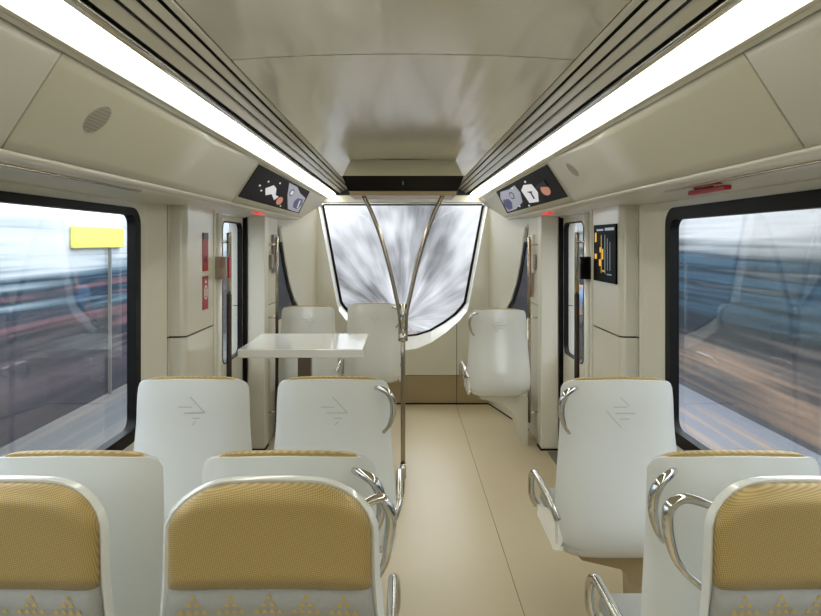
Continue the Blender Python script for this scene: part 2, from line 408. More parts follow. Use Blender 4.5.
    if s < 0:
        patch(ell(.50, .74, .05, .15), .0105, .001, M_scr_s, 'screen_picture'); patch(ell(.63, .32, .04, .13), .0105, .001, M_dark, 'screen_picture'); patch(ell(.63, .32, .03, .09), .0112, .001, M_scr_w, 'screen_picture')
        patch([(.86, .48), (.88, .46), (.90, .78), (.88, .80)], .0105, .001, M_scr_w, 'screen_picture')
        for a, t in ((.13, .5), (.18, .62), (.36, .2), (.56, .9), (.2, .3)): patch(ell(a, t, .012, .03, 8), .0105, .001, M_scr_w, 'screen_picture')
    else:
        patch(ell(.17, .62, .055, .17), .0105, .001, M_scr_s, 'screen_picture'); patch([(.12, .35), (.26, .40), (.27, .55), (.20, .48), (.12, .55)], .0112, .001, M_dark, 'screen_picture')
        patch(ell(.70, .38, .045, .14), .0105, .001, M_dark, 'screen_picture'); patch(ell(.70, .38, .034, .10), .0112, .001, M_scr_g, 'screen_picture')
        patch([(.34, .50), (.42, .46), (.38, .54), (.38, .75), (.36, .76), (.36, .56)], .0105, .001, M_dark, 'screen_picture')
        for a, t in ((.62, .15), (.36, .15), (.5, .93), (.66, .85)): patch(ell(a, t, .014, .035, 8), .0105, .001, M_scr_w, 'screen_picture')

# unseen sheets added above the ceiling to keep daylight out of the roof space
sk_ = struct('trim_daylight_blocker', 'plain unseen roof sheets added to block daylight')
link('roof_blocker', box(B(), -1.42, 1.42, YB-.1, 6.0, 2.32, 2.36), M_body, sk_)
for s in (-1, 1): link('roof_side_blocker', box(B(), min(s*1.40, s*1.42), max(s*1.40, s*1.42), YB-.1, 6.0, 1.80, 2.33), M_body, sk_)
wr = tag(link('wall_rear', box(B(), -1.42, 1.42, YB-.06, YB, -.05, 2.33), M_wall), 'plain cream end wall behind the viewer', kind='structure')

# ceiling display housing
hb = empty('ceiling_display', (0, 4.0, 1.92), 'wide black display housing hanging from the ceiling above the forked pole', 'display')
bm = B()
v = [bm.verts.new(p) for p in ((-.405, 3.90, 2.045), (.405, 3.90, 2.045), (.36, 3.99, 2.165), (-.36, 3.99, 2.165), (-.405, 4.30, 2.045), (.405, 4.30, 2.045), (.36, 4.22, 2.165), (-.36, 4.22, 2.165))]
for f in ((0,1,2,3),(4,7,6,5),(0,3,7,4),(1,5,6,2),(3,2,6,7),(0,4,5,1)): bm.faces.new([v[i] for i in f])
link('housing_top', bm, M_ceil, hb)
bm = B()
v = [bm.verts.new(p) for p in ((-.41, 3.895, 2.045), (.41, 3.895, 2.045), (.37, 3.93, 1.945), (-.37, 3.93, 1.945), (-.41, 4.30, 2.045), (.41, 4.30, 2.045), (.37, 4.30, 1.945), (-.37, 4.30, 1.945))]
for f in ((0,1,2,3),(4,7,6,5),(0,3,7,4),(1,5,6,2),(3,2,6,7),(0,4,5,1)): bm.faces.new([v[i] for i in f])
link('screen_face', bm, M_black, hb)
link('lower_ledge', box(B(), -.36, .36, 3.915, 4.30, 1.915, 1.944, .004), M_gold, hb)
link('status_light', box(B(), -.003, .003, 3.905, 3.915, 1.985, 2.01), M_grey, hb)

# ------------------------------------------------------------------ side walls
def skin_pts(pts, n=5):
    return [tuple(p) for p in pts]
for s, nm, k in ((-1, 'left', 1), (1, 'right', 2)):
    def bx(x0, x1, *a, **kw):
        return box(B(), min(s*x0, s*x1), max(s*x0, s*x1), *a, **kw)
    wl = struct(f'wall_{nm}', f'{nm} cream side wall with a large window')
    hole = rrect(-.95, 2.86, .64, 1.765, .085)
    bm = B(); plate_hole(bm, (YB, 2.92, 0, 1.83), hole, 'X', s*1.30, s*1.34); link('window_wall', bm, M_wall, wl)
    # bevel and pilaster before the door
    def plan(pts, z0, z1, m, name, par, bev=0, smooth=False):
        return link(name, prism(B(), [(s*x, y) for x, y in pts], 'Z', z0, z1, bev), m, par, smooth=smooth)
    bev = [(1.30, 2.92), (1.298, 2.935), (1.262, 3.05), (1.250, 3.070), (1.36, 3.070), (1.36, 2.92)]
    plan(bev, 0, 1.83, M_wall, 'window_reveal', wl)
    # pilaster: split with a joint at z=1.09
    pil = [(1.2465, 3.078), (1.245, 3.098), (1.19, 3.098)]
    for q in range(7):
        t = q/6*PI/2; pil.append((1.19-.03*math.sin(t)-.0, 3.128-.03*math.cos(t)))
    pil += [(1.16, 3.545), (1.36, 3.545), (1.36, 3.078)]
    plan(pil, 1.0965, 1.83, M_wall2, 'pilaster_panel', wl)
    plan(pil, 0, 1.0870, M_wall2, 'pilaster_panel', wl)
    plan([(1.26, 3.071), (1.255, 3.105), (1.20, 3.105), (1.17, 3.14), (1.17, 3.54), (1.35, 3.54), (1.35, 3.071)], 0, 1.83, M_dark, 'joint_backing', wl)
    link('door_jamb', bx(1.155, 1.36, 3.552, 3.60, 0, 1.83, bev=.006), M_wall, wl)
    link('jamb_rail', tube(B(), [(s*1.15, 3.62, .02), (s*1.15, 3.62, 1.78)], .018, 16, 1), M_white, wl, smooth=True)
    # window
    wd = struct(f'window_{k}', f'large {nm} side window in a black rubber frame', (s*1.3, .9, .64))
    inner = rrect(-.87, 2.805, .70, 1.73 if s < 0 else 1.708, .05)
    link('window_frame', ring(B(), rrect(-.95, 2.86, .64, 1.765, .085), inner, 'X', s*1.292, s*1.335), M_dark, wd)
    link('window_pane', prism(B(), rrect(-.90, 2.83, .68, 1.72, .05), 'X', s*1.318, s*1.326), M_glass, wd)
    # door
    dr = struct(f'door_{k}', f'cream sliding door with tall rounded window on the {nm}', (s*1.24, 4.0, 0))
    bm = B(); dh = rrect(3.93, 4.412, .76, 1.745, .06); plate_hole(bm, (3.60, 4.43, .01, 1.785), dh, 'X', s*1.225, s*1.255); link('door_leaf', bm, M_wall, dr)
    link('door_seal', ring(B(), dh, rrect(3.938, 4.404, .768, 1.737, .055), 'X', s*1.222, s*1.258), M_dark, dr)
    link('door_pane', prism(B(), rrect(3.934, 4.408, .764, 1.741, .055), 'X', s*1.238, s*1.246), M_glass, dr)
    link('edge_seal', bx(1.195, 1.262, 4.432, 4.446, .01, 1.785), M_dark, dr)
    hd = tag(link(f'trim_door_header', bx(1.17, 1.36, 3.60, 4.45, 1.792, 1.83, bev=.002), M_wall2), f'cream header strip above the {nm} door', kind='structure')
    # pillar behind the door
    link('door_pillar', bx(1.06, 1.195, 4.45, 4.57, .012, 1.83, bev=.008), M_wall, wl)
    link('pillar_seal', bx(1.194, 1.205, 4.445, 4.57, 0, 1.83), M_dark, wl)
    link('pillar_foot', bx(1.055, 1.20, 4.447, 4.57, 0, .012), M_dark, wl)
    link('equipment_panel', bx(1.066, 1.36, 4.574, 4.93, 1.10, 1.83, bev=.003), M_wall2, wl)
    link('equipment_panel', bx(1.066, 1.36, 4.574, 4.93, .012, 1.094, bev=.003), M_wall2, wl)
    link('joint_backing', bx(1.075, 1.34, 4.58, 4.92, .01, 1.8), M_dark, wl)
    # nose side: lower wall + upper panel with a triangular window
    A0 = Vector((1.066, 4.935)); A1 = Vector((.845, YF)); dv = (A1-A0); ln = dv.length; dn = Vector((dv.y, -dv.x)).normalized()
    if dn.x < 0: dn = -dn
    def nose(bm, poly, o0, o1, bulge=0):
        va = []; vb = []
        for a, z in poly:
            for o, L in ((o0, va), (o1, vb)):
                p = A0+dv*a+dn*o; L.append(bm.verts.new((s*p.x, p.y, z)))
        n = len(poly); bm.faces.new(va); bm.faces.new(vb[::-1])
        for i in range(n): bm.faces.new((va[i], va[(i+1) % n], vb[(i+1) % n], vb[i]))
        return bm
    curve = [(.10, 1.60), (.17, 1.42), (.26, 1.24), (.38, 1.08), (.56, .95)]
    link('nose_panel', nose(B(), [(.0, 1.86), (.0, 1.76), (.05, 1.72)]+curve+[(.70, .90), (1, .88), (1, 2.04), (.6, 2.04)], 0, .02), M_cove, wl)
    link('nose_lower_panel', nose(B(), [(0, .012), (1, .012), (1, .876), (.70, .896), (.56, .944), (.4, .93), (0, .93)], 0, .02), M_wall2, wl)
    link('nose_skirting', nose(B(), [(0, 0), (1, 0), (1, .012), (0, .012)], -.004, .02), M_dark, wl)
    sw = struct(f'window_{k+2}', f'small dark edged triangular window near the nose on the {nm}', (s*1.06, 5.0, .93))
    c_in = [(a-.035, z-.02) for a, z in curve]
    link('window_frame', nose(B(), curve+c_in[::-1], .003, .017), M_dark, sw)
    link('window_pane', nose(B(), [(0, .93), (0, 1.74), (.05, 1.71)]+curve, .008, .012), M_glass, sw)
    # bright edge of the nose panel
    pts = []
    for a, z in [(.05, 1.72)]+curve:
        p = A0+dv*(a+.015)-dn*.002; pts.append((s*p.x, p.y, z+.01))
    link('nose_edge', tube(B(), pts, .007, 8, 3), M_white, wl, smooth=True)
    # red indicator above door
    ri = tag(link('door_indicator', box(B(), min(s*.985, s*1.03), max(s*.985, s*1.03), 3.95, 4.12, 1.792, 1.803, .003), M_redl, None, loc=(s*1.007, 4.03, 1.80)), f'small red glowing door indicator above the {nm} door', 'indicator light')
    # grab rails
    g1 = empty('grab_rail', (s*1.115, 3.72, 0), f'tall two-tone handrail at the near edge of the {nm} door', 'handrail')
    link('upper_tube', tube(B(), [(s*1.115, 3.72, 1.27), (s*1.115, 3.72, 1.63), (s*1.118, 3.72, 1.645)], .015, 14, 2), M_steel, g1, smooth=True)
    link('lower_tube', tube(B(), [(s*1.115, 3.72, .006), (s*1.115, 3.72, 1.268)], .0165, 14, 1), M_bronze, g1, smooth=True)
    for zz in (.5, 1.60): link('bracket', tube(B(), [(s*1.115, 3.715, zz), (s*1.15, 3.65, zz)], .008, 8, 1), M_chrome, g1, smooth=True)
    g2 = empty('grab_rail', (s*1.0, 4.60, 0), f'slim steel handrail just beyond the {nm} door pillar', 'handrail')
    link('upper_tube', tube(B(), [(s*1.0, 4.60, 1.0), (s*1.0, 4.60, 1.64)], .012, 12, 1), M_steel, g2, smooth=True)
    link('lower_tube', tube(B(), [(s*1.0, 4.60, .17), (s*1.0, 4.60, .998)], .013, 12, 1), M_bronze if s < 0 else M_steel, g2, smooth=True)
    for zz in (.25, 1.0, 1.58): link('bracket', tube(B(), [(s*1.0, 4.60, zz), (s*1.068, 4.60, zz)], .008, 8, 1), M_chrome, g2, smooth=True)
    # intercom boxes
    ib = empty('intercom_box', (s*1.10, 3.56, 1.42), f'small {"grey and red" if s < 0 else "black"} box on the jamb beside the {nm} door', 'intercom')
    link('box_body', bx(1.088, 1.155, 3.56, 3.60, 1.37, 1.51, bev=.004), M_steel if s < 0 else M_black, ib)
    if s < 0:
        link('red_face', bx(1.082, 1.115, 3.605, 3.66, 1.375, 1.505, bev=.002), M_red, ib)
        link('white_symbol', bx(1.09, 1.108, 3.6035, 3.606, 1.43, 1.445), M_white, ib)
        link('face_bracket', bx(1.09, 1.12, 3.59, 3.61, 1.385, 1.495), M_grey, ib)
    ib2 = empty('control_box', (s*1.05, 4.80, 1.45), f'grey control box with a red notice beyond the {nm} door pillar', 'control box')
    link('back_plate', bx(1.048, 1.068, 4.70, 4.86, 1.35, 1.66, bev=.003), M_grey if s < 0 else M_wall, ib2)
    link('latch', bx(1.015, 1.062, 4.53, 4.61, 1.38, 1.50, bev=.004), M_steel, ib2) if False else link('latch', bx(1.044, 1.064, 4.625, 4.68, 1.38, 1.50, bev=.004), M_steel, ib2)
    link('red_notice', bx(1.043, 1.049, 4.74, 4.83, 1.42 if s < 0 else 1.15, 1.62, bev=.001), M_red, ib2)

# red notices on the left pilaster, map screen on the right one
for z0, z1, lb, rest in ((1.43, 1.655, 'upper tall red notice on the left wall panel before the door', 'a'), (1.205, 1.40, 'lower tall red notice with white ring on the left wall panel', 'b')):
    n = empty('safety_notice', (-1.157, 3.40, z0), lb, 'notice')
    link('notice_plate', box(B(), -1.162, -1.156, 3.355, 3.445, z0, z1, .001), M_red, n)
    if rest == 'a':
        link('dark_header', box(B(), -1.1568, -1.1545, 3.357, 3.443, z1-.04, z1-.004), M_bronze, n)
        link('symbol_block', box(B(), -1.1568, -1.1545, 3.38, 3.42, z0+.05, z0+.09), mat('dark_red', (110, 8, 16), .5), n)
    else:
        bm = B(); ring(bm, [(3.40+.03*math.cos(a*PI/8), z0+.10+.042*math.sin(a*PI/8)) for a in range(16)], [(3.40+.022*math.cos(a*PI/8), z0+.10+.033*math.sin(a*PI/8)) for a in range(16)], 'X', -1.1568, -1.1545); link('white_ring', bm, M_white, n)
        link('white_bar', box(B(), -1.1568, -1.1545, 3.392, 3.408, z0+.08, z0+.12), M_white, n)
        link('white_triangle', prism(B(), [(3.385, z0+.155), (3.415, z0+.155), (3.40, z0+.178)], 'X', -1.1568, -1.1545), M_white, n)
mp = empty('route_map_screen', (1.158, 3.30, 1.38), 'black route display with yellow lines on the right wall panel', 'screen')
link('display', box(B(), 1.150, 1.165, 3.135, 3.50, 1.37, 1.70, .003), M_disp, mp)
for (y0, y1, z0, z1, m) in ((3.16, 3.30, 1.665, 1.68, M_mapw), (3.33, 3.44, 1.665, 1.675, M_mapw), (3.445, 3.47, 1.60, 1.655, M_yel), (3.44, 3.475, 1.50, 1.53, M_yel), (3.36, 3.365, 1.42, 1.64, M_yel), (3.33, 3.35, 1.50, 1.56, M_yel), (3.37, 3.40, 1.46, 1.50, M_yel), (3.37, 3.39, 1.54, 1.57, M_yel), (3.30, 3.304, 1.42, 1.64, M_mapw), (3.26, 3.263, 1.44, 1.62, M_mapw), (3.22, 3.223, 1.44, 1.60, M_mapw), (3.20, 3.27, 1.415, 1.42, M_mapw), (3.31, 3.345, 1.43, 1.438, M_yel)):
    link('map_line', box(B(), 1.1485, 1.1505, y0, y1, z0, z1), m, mp)
# emergency handle on the right above the window
eh = empty('emergency_handle', (1.08, 2.05, 1.80), 'red emergency pull handle above the right window', 'emergency handle')
link('bracket', box(B(), 1.072, 1.093, 2.04, 2.14, 1.790, 1.801, .002), M_dark, eh)
link('red_bar', box(B(), 1.07, 1.095, 1.93, 2.18, 1.775, 1.792, .004), M_red, eh)
link('red_plate', box(B(), 1.04, 1.065, 1.93, 2.08, 1.793, 1.802, .002), M_red, eh)

# ------------------------------------------------------------------ front end
fw = struct('wall_front', 'curved cream front bulkhead around the windscreen', (0, YF, 0))
arc_o = [(.652, .99), (.632, .92), (.56, .83), (.42, .705), (.28, .61), (.14, .55), (0, .53)]     # outer line of ledge (right side)
arc_i = [(.632, .985), (.60, .94), (.53, .865), (.42, .785), (.28, .705), (.14, .66), (0, .645)]  # glass line
def mir(pts): return [(-x, z) for x, z in pts][::-1]
def ev(pts, x):   # z on arc at x
    for (x1, z1), (x0, z0) in zip(pts, pts[1:]):
        if x0 <= x <= x1: return z0+(z1-z0)*(x-x0)/(x1-x0)
g = .003
zc = ev(arc_o, .53)
mid = [(-.53+g, .287), (.53-g, .287), (.53-g, zc)] + [p for p in arc_o if p[0] < .53] + [(-x, z) for x, z in arc_o[::-1][1:] if x < .53] + [(-.53+g, zc)]
link('front_panel', prism(B(), mid, 'Y', YF, YF+.02), M_wall2, fw)
for s in (-1, 1):
    side = [(.53+g, .287), (.86, .287), (.86, 2.04), (.845, 2.04), (.845, 1.99), (.652, .99), (.632, .92), (.56, .83), (.53+g, zc)]
    link('front_panel', prism(B(), [(s*x, z) for x, z in side], 'Y', YF, YF+.02), M_wall2, fw)
    link('gold_panel', box(B(), min(s*(.53+g), s*.86), max(s*(.53+g), s*.86), YF, YF+.02, .014, .281), M_gold, fw)
link('gold_panel', box(B(), -.53+g, .53-g, YF, YF+.02, .014, .281), M_gold, fw)
link('front_backing', prism(B(), [(-.86, 0), (.86, 0), (.86, .8), (.56, .80), (.42, .69), (.14, .535), (0, .515), (-.14, .535), (-.42, .69), (-.56, .80), (-.86, .8)], 'Y', YF+.015, YF+.03), M_dark, fw)
bsb = tag(link('baseboard_front', box(B(), -.86, .86, YF-.008, YF+.01, 0, .014), M_dark), 'thin black strip at the foot of the front bulkhead', kind='structure')
link('header_panel', box(B(), -.86, .86, YF, YF+.03, 1.992, 2.06, .002), M_wall, fw)
link('header_upper_panel', box(B(), -.86, .86, YF+.06, YF+.08, 1.99, 2.33), M_body, fw)
link('front_roof_closer', box(B(), -1.4, 1.4, YF+.10, YF+.12, 2.02, 2.33), M_body, fw)
for s in (-1, 1): link('front_side_closer', prism(B(), [(s*.86, .3), (s*1.4, .3), (s*1.4, 2.33), (s*.86, 2.33)], 'Y', YF+.07, YF+.09), M_body, fw)
# window reveal (ledge)
out_l = [(.842, 1.99)]+arc_o+mir(arc_o)[1:]+[(-.842, 1.99)]
in_l = [(.815, 1.975)]+arc_i+mir(arc_i)[1:]+[(-.815, 1.975)]
def band(bm, A, Bp, ya, yb, th=.01):
    n = len(A); R = [[bm.verts.new((x, y, z)) for x, z in L] for L, y in ((A, ya), (Bp, yb), (A, ya+th), (Bp, yb+th))]
    for i in range(n-1):
        bm.faces.new((R[0][i], R[0][i+1], R[1][i+1], R[1][i])); bm.faces.new((R[2][i], R[3][i], R[3][i+1], R[2][i+1]))
        bm.faces.new((R[0][i], R[2][i], R[2][i+1], R[0][i+1])); bm.faces.new((R[1][i], R[1][i+1], R[3][i+1], R[3][i]))
    for i in (0, n-1): bm.faces.new((R[0][i], R[1][i], R[3][i], R[2][i]))
    return bm
ws = struct('window_5', 'wide windscreen narrowing to a curved sill at the front', (0, YF, .6))
link('sill', band(B(), out_l, in_l, YF-.004, YF+.10, .012), M_white, ws)
sx = lambda L, k: [(x*(1-k*.02) if True else x, z+.012*k) for x, z in L]
in2 = [(.792, 1.965)]+[(x*.965, z+.018) for x, z in arc_i]+[(-x*.965, z+.018) for x, z in arc_i[::-1][1:]]+[(-.792, 1.965)]
link('rubber_gasket', band(B(), in_l, in2, YF+.10, YF+.103, .012), M_dark, ws)
link('header_gasket', box(B(), -.80, .80, YF+.10, YF+.115, 1.965, 1.985), M_grey, ws)
link('window_pane', prism(B(), in2, 'Y', YF+.106, YF+.112), M_glassf, ws)

# ------------------------------------------------------------------ forked pole
fp = empty('forked_grab_pole', (0, 3.93, 0), 'tall steel grab pole in the aisle splitting into two curved branches', 'grab pole')
link('pole', tube(B(), [(.0, 3.93, .045), (0, 3.93, .55), (.0, 3.93, 1.0)], .0155, 16, 2), M_steel, fp, smooth=True)
link('ferrule', tube(B(), [(.0, 3.93, .0), (0, 3.93, .10)], .021, 16, 1), M_chrome, fp, smooth=True)
for s in (-1, 1):
    pts = [(s*.018, 3.93, .93), (s*.022, 3.93, 1.10), (s*.045, 3.935, 1.22), (s*.09, 3.94, 1.42), (s*.15, 3.95, 1.63), (s*.21, 3.96, 1.79), (s*.262, 3.97, 1.90), (s*.268, 3.97, 1.914)]
    br = link('branch', tube(B(), pts, .0145, 14, 6), M_steel, fp, smooth=True)
link('clamp', tube(B(), [(0, 3.93, 1.02), (0, 3.93, 1.18)], .030, 18, 1, flat=.7), M_chrome, fp, smooth=True)
link('clamp_foot', tube(B(), [(0, 3.93, .93), (0, 3.93, .98)], .026, 18, 1), M_chrome, fp, smooth=True)

# ------------------------------------------------------------------ table
tb = empty('pedestal_table', (-.665, 3.95, 0), 'white rectangular table on a square bronze post', 'table')
link('table_top', box(B(), -1.045, -.252, 3.66, 4.30, .868, .922, .006), mat('table_white', (224, 225, 220), .15, coat=.5), tb)
link('table_post', box(B(), -.715, -.625, 3.93, 4.0, .012, .868, .008), mat('post_bronze', (120, 108, 92), .3, metal=.7), tb)
link('base_plate', box(B(), -.78, -.56, 3.86, 4.07, 0, .012, .004), M_steel, tb)

# ------------------------------------------------------------------ seats
def prof_interp(keys, per=4): return catmull(keys, per)
def corner_hw(z, ztop, hw, rx, rz):
    if z <= ztop-rz: return hw
    t = min((z-(ztop-rz))/rz, 1); return hw-rx+rx*math.sqrt(max(0, 1-t*t))
def make_seat(style, a, handle=True, wall_base=False):
    """seat facing +Y, aisle on side a (-1 = -X). style 'square' or 'round' top corners"""
    rt = empty('passenger_seat')
    rnd = style == 'round'
    ztop = 1.104 if rnd else 1.076
    rx, rz = (.13, .085) if rnd else (.035, .03)
    H = .004 if rnd else 0
    keys = [(.012, ztop, .210+H), (.004, 1.0, .214+H), (0, .9, .217+H), (-.010, .8, .224+H), (-.030, .68, .234), (-.046, .58, .240), (-.050, .50, .240), (-.032, .440, .232), (.02, .400, .200), (.15, .39, .190), (.42, .40, .205)]
    P = prof_interp(keys, 4)
    top = P[0]
    zs = [0, .0015, .004, .009, .017, .03, .05, .075] if rnd else [0, .0015, .005, .012, .03]
    rows = []
    for dz in zs:
        z = ztop-dz; f = dz/.086
        rows.append((.012-.008*f, z, corner_hw(z, ztop, keys[0][2]+.004*f, rx, rz)))
    rows += [(p.x, p.y, p.z) for p in P if p.y < ztop-(rz if rnd else .035)-.005 or p.x > .02]
    nu = 20; bm = B(); G = []
    for i, (y, z, hw) in enumerate(rows):
        row = []
        under = z < .44 and y > -.03
        for k in range(nu+1):
            u = -1+2*k/nu
            ua = abs(u*hw)/.225; w = .038*ua**5 + .010*ua*ua
            zz = z - .012*ua*ua*max(0, 1-(ztop-z)/.25)
            if under: row.append(bm.verts.new((u*hw, y, z+w*.8)))
            else: row.append(bm.verts.new((u*hw, y+w, zz)))
        G.append(row)
    for i in range(len(G)-1):
        for k in range(nu): bm.faces.new((G[i][k], G[i][k+1], G[i+1][k+1], G[i+1][k]))
    sh = link('shell', bm, M_shell, rt, smooth=True)
    so = sh.modifiers.new('thick', 'SOLIDIFY'); so.thickness = .016; so.offset = 0
    bv = sh.modifiers.new('edge', 'BEVEL'); bv.width = .006; bv.segments = 3; bv.limit_method = 'ANGLE'; bv.angle_limit = math.radians(50)
    # back cushion
    def cushion(z0, z1, name, m, top_round, depth=.045):
        bm = B(); nz = 14 if top_round else 10; nx = 22
        zt = 1.082 if not rnd else 1.098
        crx, crz = (.12, .08) if rnd else (.06, .022)
        Fv = []; Bk = []
        for j in range(nz+1):
            v_ = j/nz
            if top_round: v_ = 1-(1-v_)**2.2
            z = z0+(z1-z0)*v_
            hw = (.186 if not rnd else .207)
            hw = corner_hw(z, zt, hw, crx, crz) if top_round else hw
            if z < .9: hw += .012*min((.9-z)/.1, 1)
            fr = []; bk = []
            for k in range(nx+1):
                u = math.sin((-1+2*k/nx)*PI/2)
                edge = (1-abs(u)**8)**.5 if abs(u) < 1 else 0
                tp = 1.0
                if top_round:
                    tt = max(0, (z-(zt-.035))/.035); tp = math.sqrt(max(0, 1-tt*tt))
                ua = abs(u*hw)/.225; wf = .038*ua**5+.010*ua*ua; d = depth*(.3+.7*edge)*(.25+.75*tp)+wf*.5
                zz = z-(.012 if rnd else .008)*ua*ua*max(0, 1-(zt-z)/.22)
                fr.append(bm.verts.new((u*hw, .018+d, zz))); bk.append(bm.verts.new((u*hw, .012+wf*.8, zz)))
            Fv.append(fr); Bk.append(bk)
        for j in range(nz):
            for k in range(nx):
                bm.faces.new((Fv[j][k], Fv[j][k+1], Fv[j+1][k+1], Fv[j+1][k])); bm.faces.new((Bk[j][k], Bk[j+1][k], Bk[j+1][k+1], Bk[j][k+1]))
            bm.faces.new((Fv[j][0], Fv[j+1][0], Bk[j+1][0], Bk[j][0])); bm.faces.new((Fv[j][nx], Bk[j][nx], Bk[j+1][nx], Fv[j+1][nx]))
        for k in range(nx):
            bm.faces.new((Fv[0][k], Bk[0][k], Bk[0][k+1], Fv[0][k+1])); bm.faces.new((Fv[nz][k], Fv[nz][k+1], Bk[nz][k+1], Bk[nz][k]))
        return link(name, bm, m, rt, smooth=True)
    ZS = .898
    cushion(ZS+.001, 1.082 if not rnd else 1.098, 'back_cushion', M_fab, True)
    lu = cushion(.49, ZS, 'lumbar_cushion', M_fabg, False, .043)
    # printed triangles on the lumbar cloth (a flat print, laid on the cloth)
    bm = B(); tr = .0062; hh = .0100; pitch = .0884
    def tri(x, z):
        u = x/.217
        if abs(u) > .9: return
        vs = []
        for dx, dz_ in ((-tr, 0), (tr, 0), (0, hh)):
            uu = min(abs((x+dx)/.217), .999); edge = (1-uu**8)**.5
            uu2 = uu
            ua = abs(x+dx)/.225; y = .018+.043*(.3+.7*edge)+(.038*ua**5+.010*ua*ua)*.5+.0022
            vs.append(bm.verts.new((x+dx, y, z+dz_)))
        bm.faces.new(vs)
    for i in range(-3, 4):
        for rowk, zz in enumerate((ZS-.020, ZS-.034, ZS-.048)):
            for q in range(rowk+1 if rowk < 2 else 4):
                n = rowk+1 if rowk < 2 else 4
                tri(i*pitch*.86+(q-(n-1)/2)*.0155, zz)
        for rowk, zz in enumerate((ZS-.062, ZS-.076, ZS-.090)):
            n = rowk+1
            for q in range(n): tri((i+.5)*pitch*.86+(q-(n-1)/2)*.0155, zz)
    if bm.faces:
        o = link('triangle_print', bm, M_tri, lu); o['kind'] = 'stuff'
    # seat cushion
    bm = B(); box(bm, -.20, .20, .045, .47, .405, .475, .03, 4); link('seat_cushion', bm, M_fabg, rt, smooth=True)
    # pedestal
    w = -a
    ped = [(w*-.15, .386), (w*-.13, .365), (w*.02, .33), (w*.10, .26), (w*.145, .14), (w*.15, 0), (w*.235, 0), (w*.235, .386)]
    if wall_base: ped = [(w*-.15, .386), (w*-.13, .365), (w*.02, .34), (w*.10, .28), (w*.15, .20), (w*.19, .05), (w*.20, 0), (w*.235, 0), (w*.235, .386)]
    link('pedestal', prism(B(), ped, 'Y', .05, .36, .004), M_wall2 if wall_base else M_gold, rt)
    # side panel by armrest
    link('side_panel', prism(B(), [(.0, .55), (.10, .53), (.31, .46), (.34, .41), (.06, .40), (-.02, .44)], 'X', a*.222, a*.238, .003), M_white, rt)
    # chrome armrest loop
    link('armrest', tube(B(), [(a*.236, .0, .545), (a*.252, .02, .590), (a*.255, .06, .603), (a*.255, .26, .606), (a*.256, .31, .602), (a*.262, .335, .575), (a*.262, .335, .50), (a*.240, .325, .455)], .0145, 12, 5), M_chrome, rt, smooth=True)
    # chrome handle
    rr = lambda t: .0075+.0055*math.sin(PI*min(t*1.15, 1))
    hx = .022 if a > 0 else 0
    if rnd: pts = [(a*.168, -.004, 1.030), (a*(.218+hx*.3), -.022, 1.044), (a*(.236+hx), -.025, 1.03), (a*(.246+hx), -.025, 1.00), (a*(.240+hx), -.025, .95), (a*(.230+hx*.6), -.02, .90), (a*.198, .0, .858)]
    else: pts = [(a*.165, .0, 1.045), (a*.190, -.030, 1.047), (a*.216, -.042, 1.035), (a*.232, -.040, 1.00), (a*.232, -.036, .955), (a*.218, -.028, .91), (a*.196, -.006, .878)]
    if handle: link('handle', tube(B(), pts, rr, 14, 6), M_chrome, rt, smooth=True)
    # engraved mark on the shell back
    bm = B(); R_ = .058; cz = .955; d = 1 if a > 0 else -1
    def ln_(p, q, w_=.0011):
        p = Vector(p)*R_; q = Vector(q)*R_; t = (q-p).normalized(); n = Vector((-t.y, t.x))*w_
        vs = [bm.verts.new((d*v_.x, -.0066+v_.y*.04, cz+v_.y)) for v_ in (p-n, q-n, q+n, p+n)]; vb = [bm.verts.new((x_.co.x, .003, x_.co.z)) for x_ in vs]
        bm.faces.new(vs); bm.faces.new(vb[::-1])
        for k in range(4): bm.faces.new((vs[k], vb[k], vb[(k+1) % 4], vs[(k+1) % 4]))
    if a > 0: L_ = [((-.75, .30), (.15, .30)), ((-.35, -.08), (1.0, -.08)), ((.15, -.42), (.68, -.42)), ((.05, .95), (1.0, -.05)), ((.2, -.88), (.42, -.62))]
    else: L_ = [((-.45, .35), (.45, .35)), ((-.95, -.05), (.35, -.05)), ((-.55, -.42), (.1, -.42)), ((.95, .1), (.0, -.95)), ((-.0, .95), (-.55, .45))]
    for p, q in L_: ln_(p, q)
    link('engraved_mark', bm, M_shellgrey, sh)
    return rt
protos = {}
def dup(root, parent=None):
    r = root.copy(); COL.objects.link(r)
    if parent: r.parent = parent
    for ch in [c for c in COL.objects if c.parent == root]: dup(ch, r)
    return r
def place_seat(style, a, x, y, rot, label, group, handle=True, wall_base=False):
    key = (style, a, handle, wall_base)
    if key not in protos: protos[key] = make_seat(*key); o = protos[key]
    else: o = dup(protos[key])
    o.location = (x, y, 0); o.rotation_euler = (0, 0, rot); tag(o, label, 'seat', group); return o
G1 = 'gold cushioned seats facing the viewer'; G2 = 'white shell seats facing the windscreen'
# nearest row, cushions towards the viewer (rotated: local aisle side flips)
place_seat('round', -1, -.272, 1.235, PI, 'gold mesh seat facing the viewer, just left of the aisle', G1)
place_seat('round', -1, -.828, 1.235, PI, 'gold mesh seat facing the viewer, at the left window', G1, False)
place_seat('round', 1, .842, 1.235, PI, 'gold mesh seat facing the viewer, at the right window', G1)
# second row, back to back
place_seat('square', 1, -.285, 1.41, 0, 'white seat shell directly behind the left aisle gold seat', G2)
place_seat('square', 1, -.815, 1.41, 0, 'white seat shell directly behind the left window gold seat', G2, False)
place_seat('square', -1, .825, 1.41, 0, 'white seat shell directly behind the right window gold seat', G2)
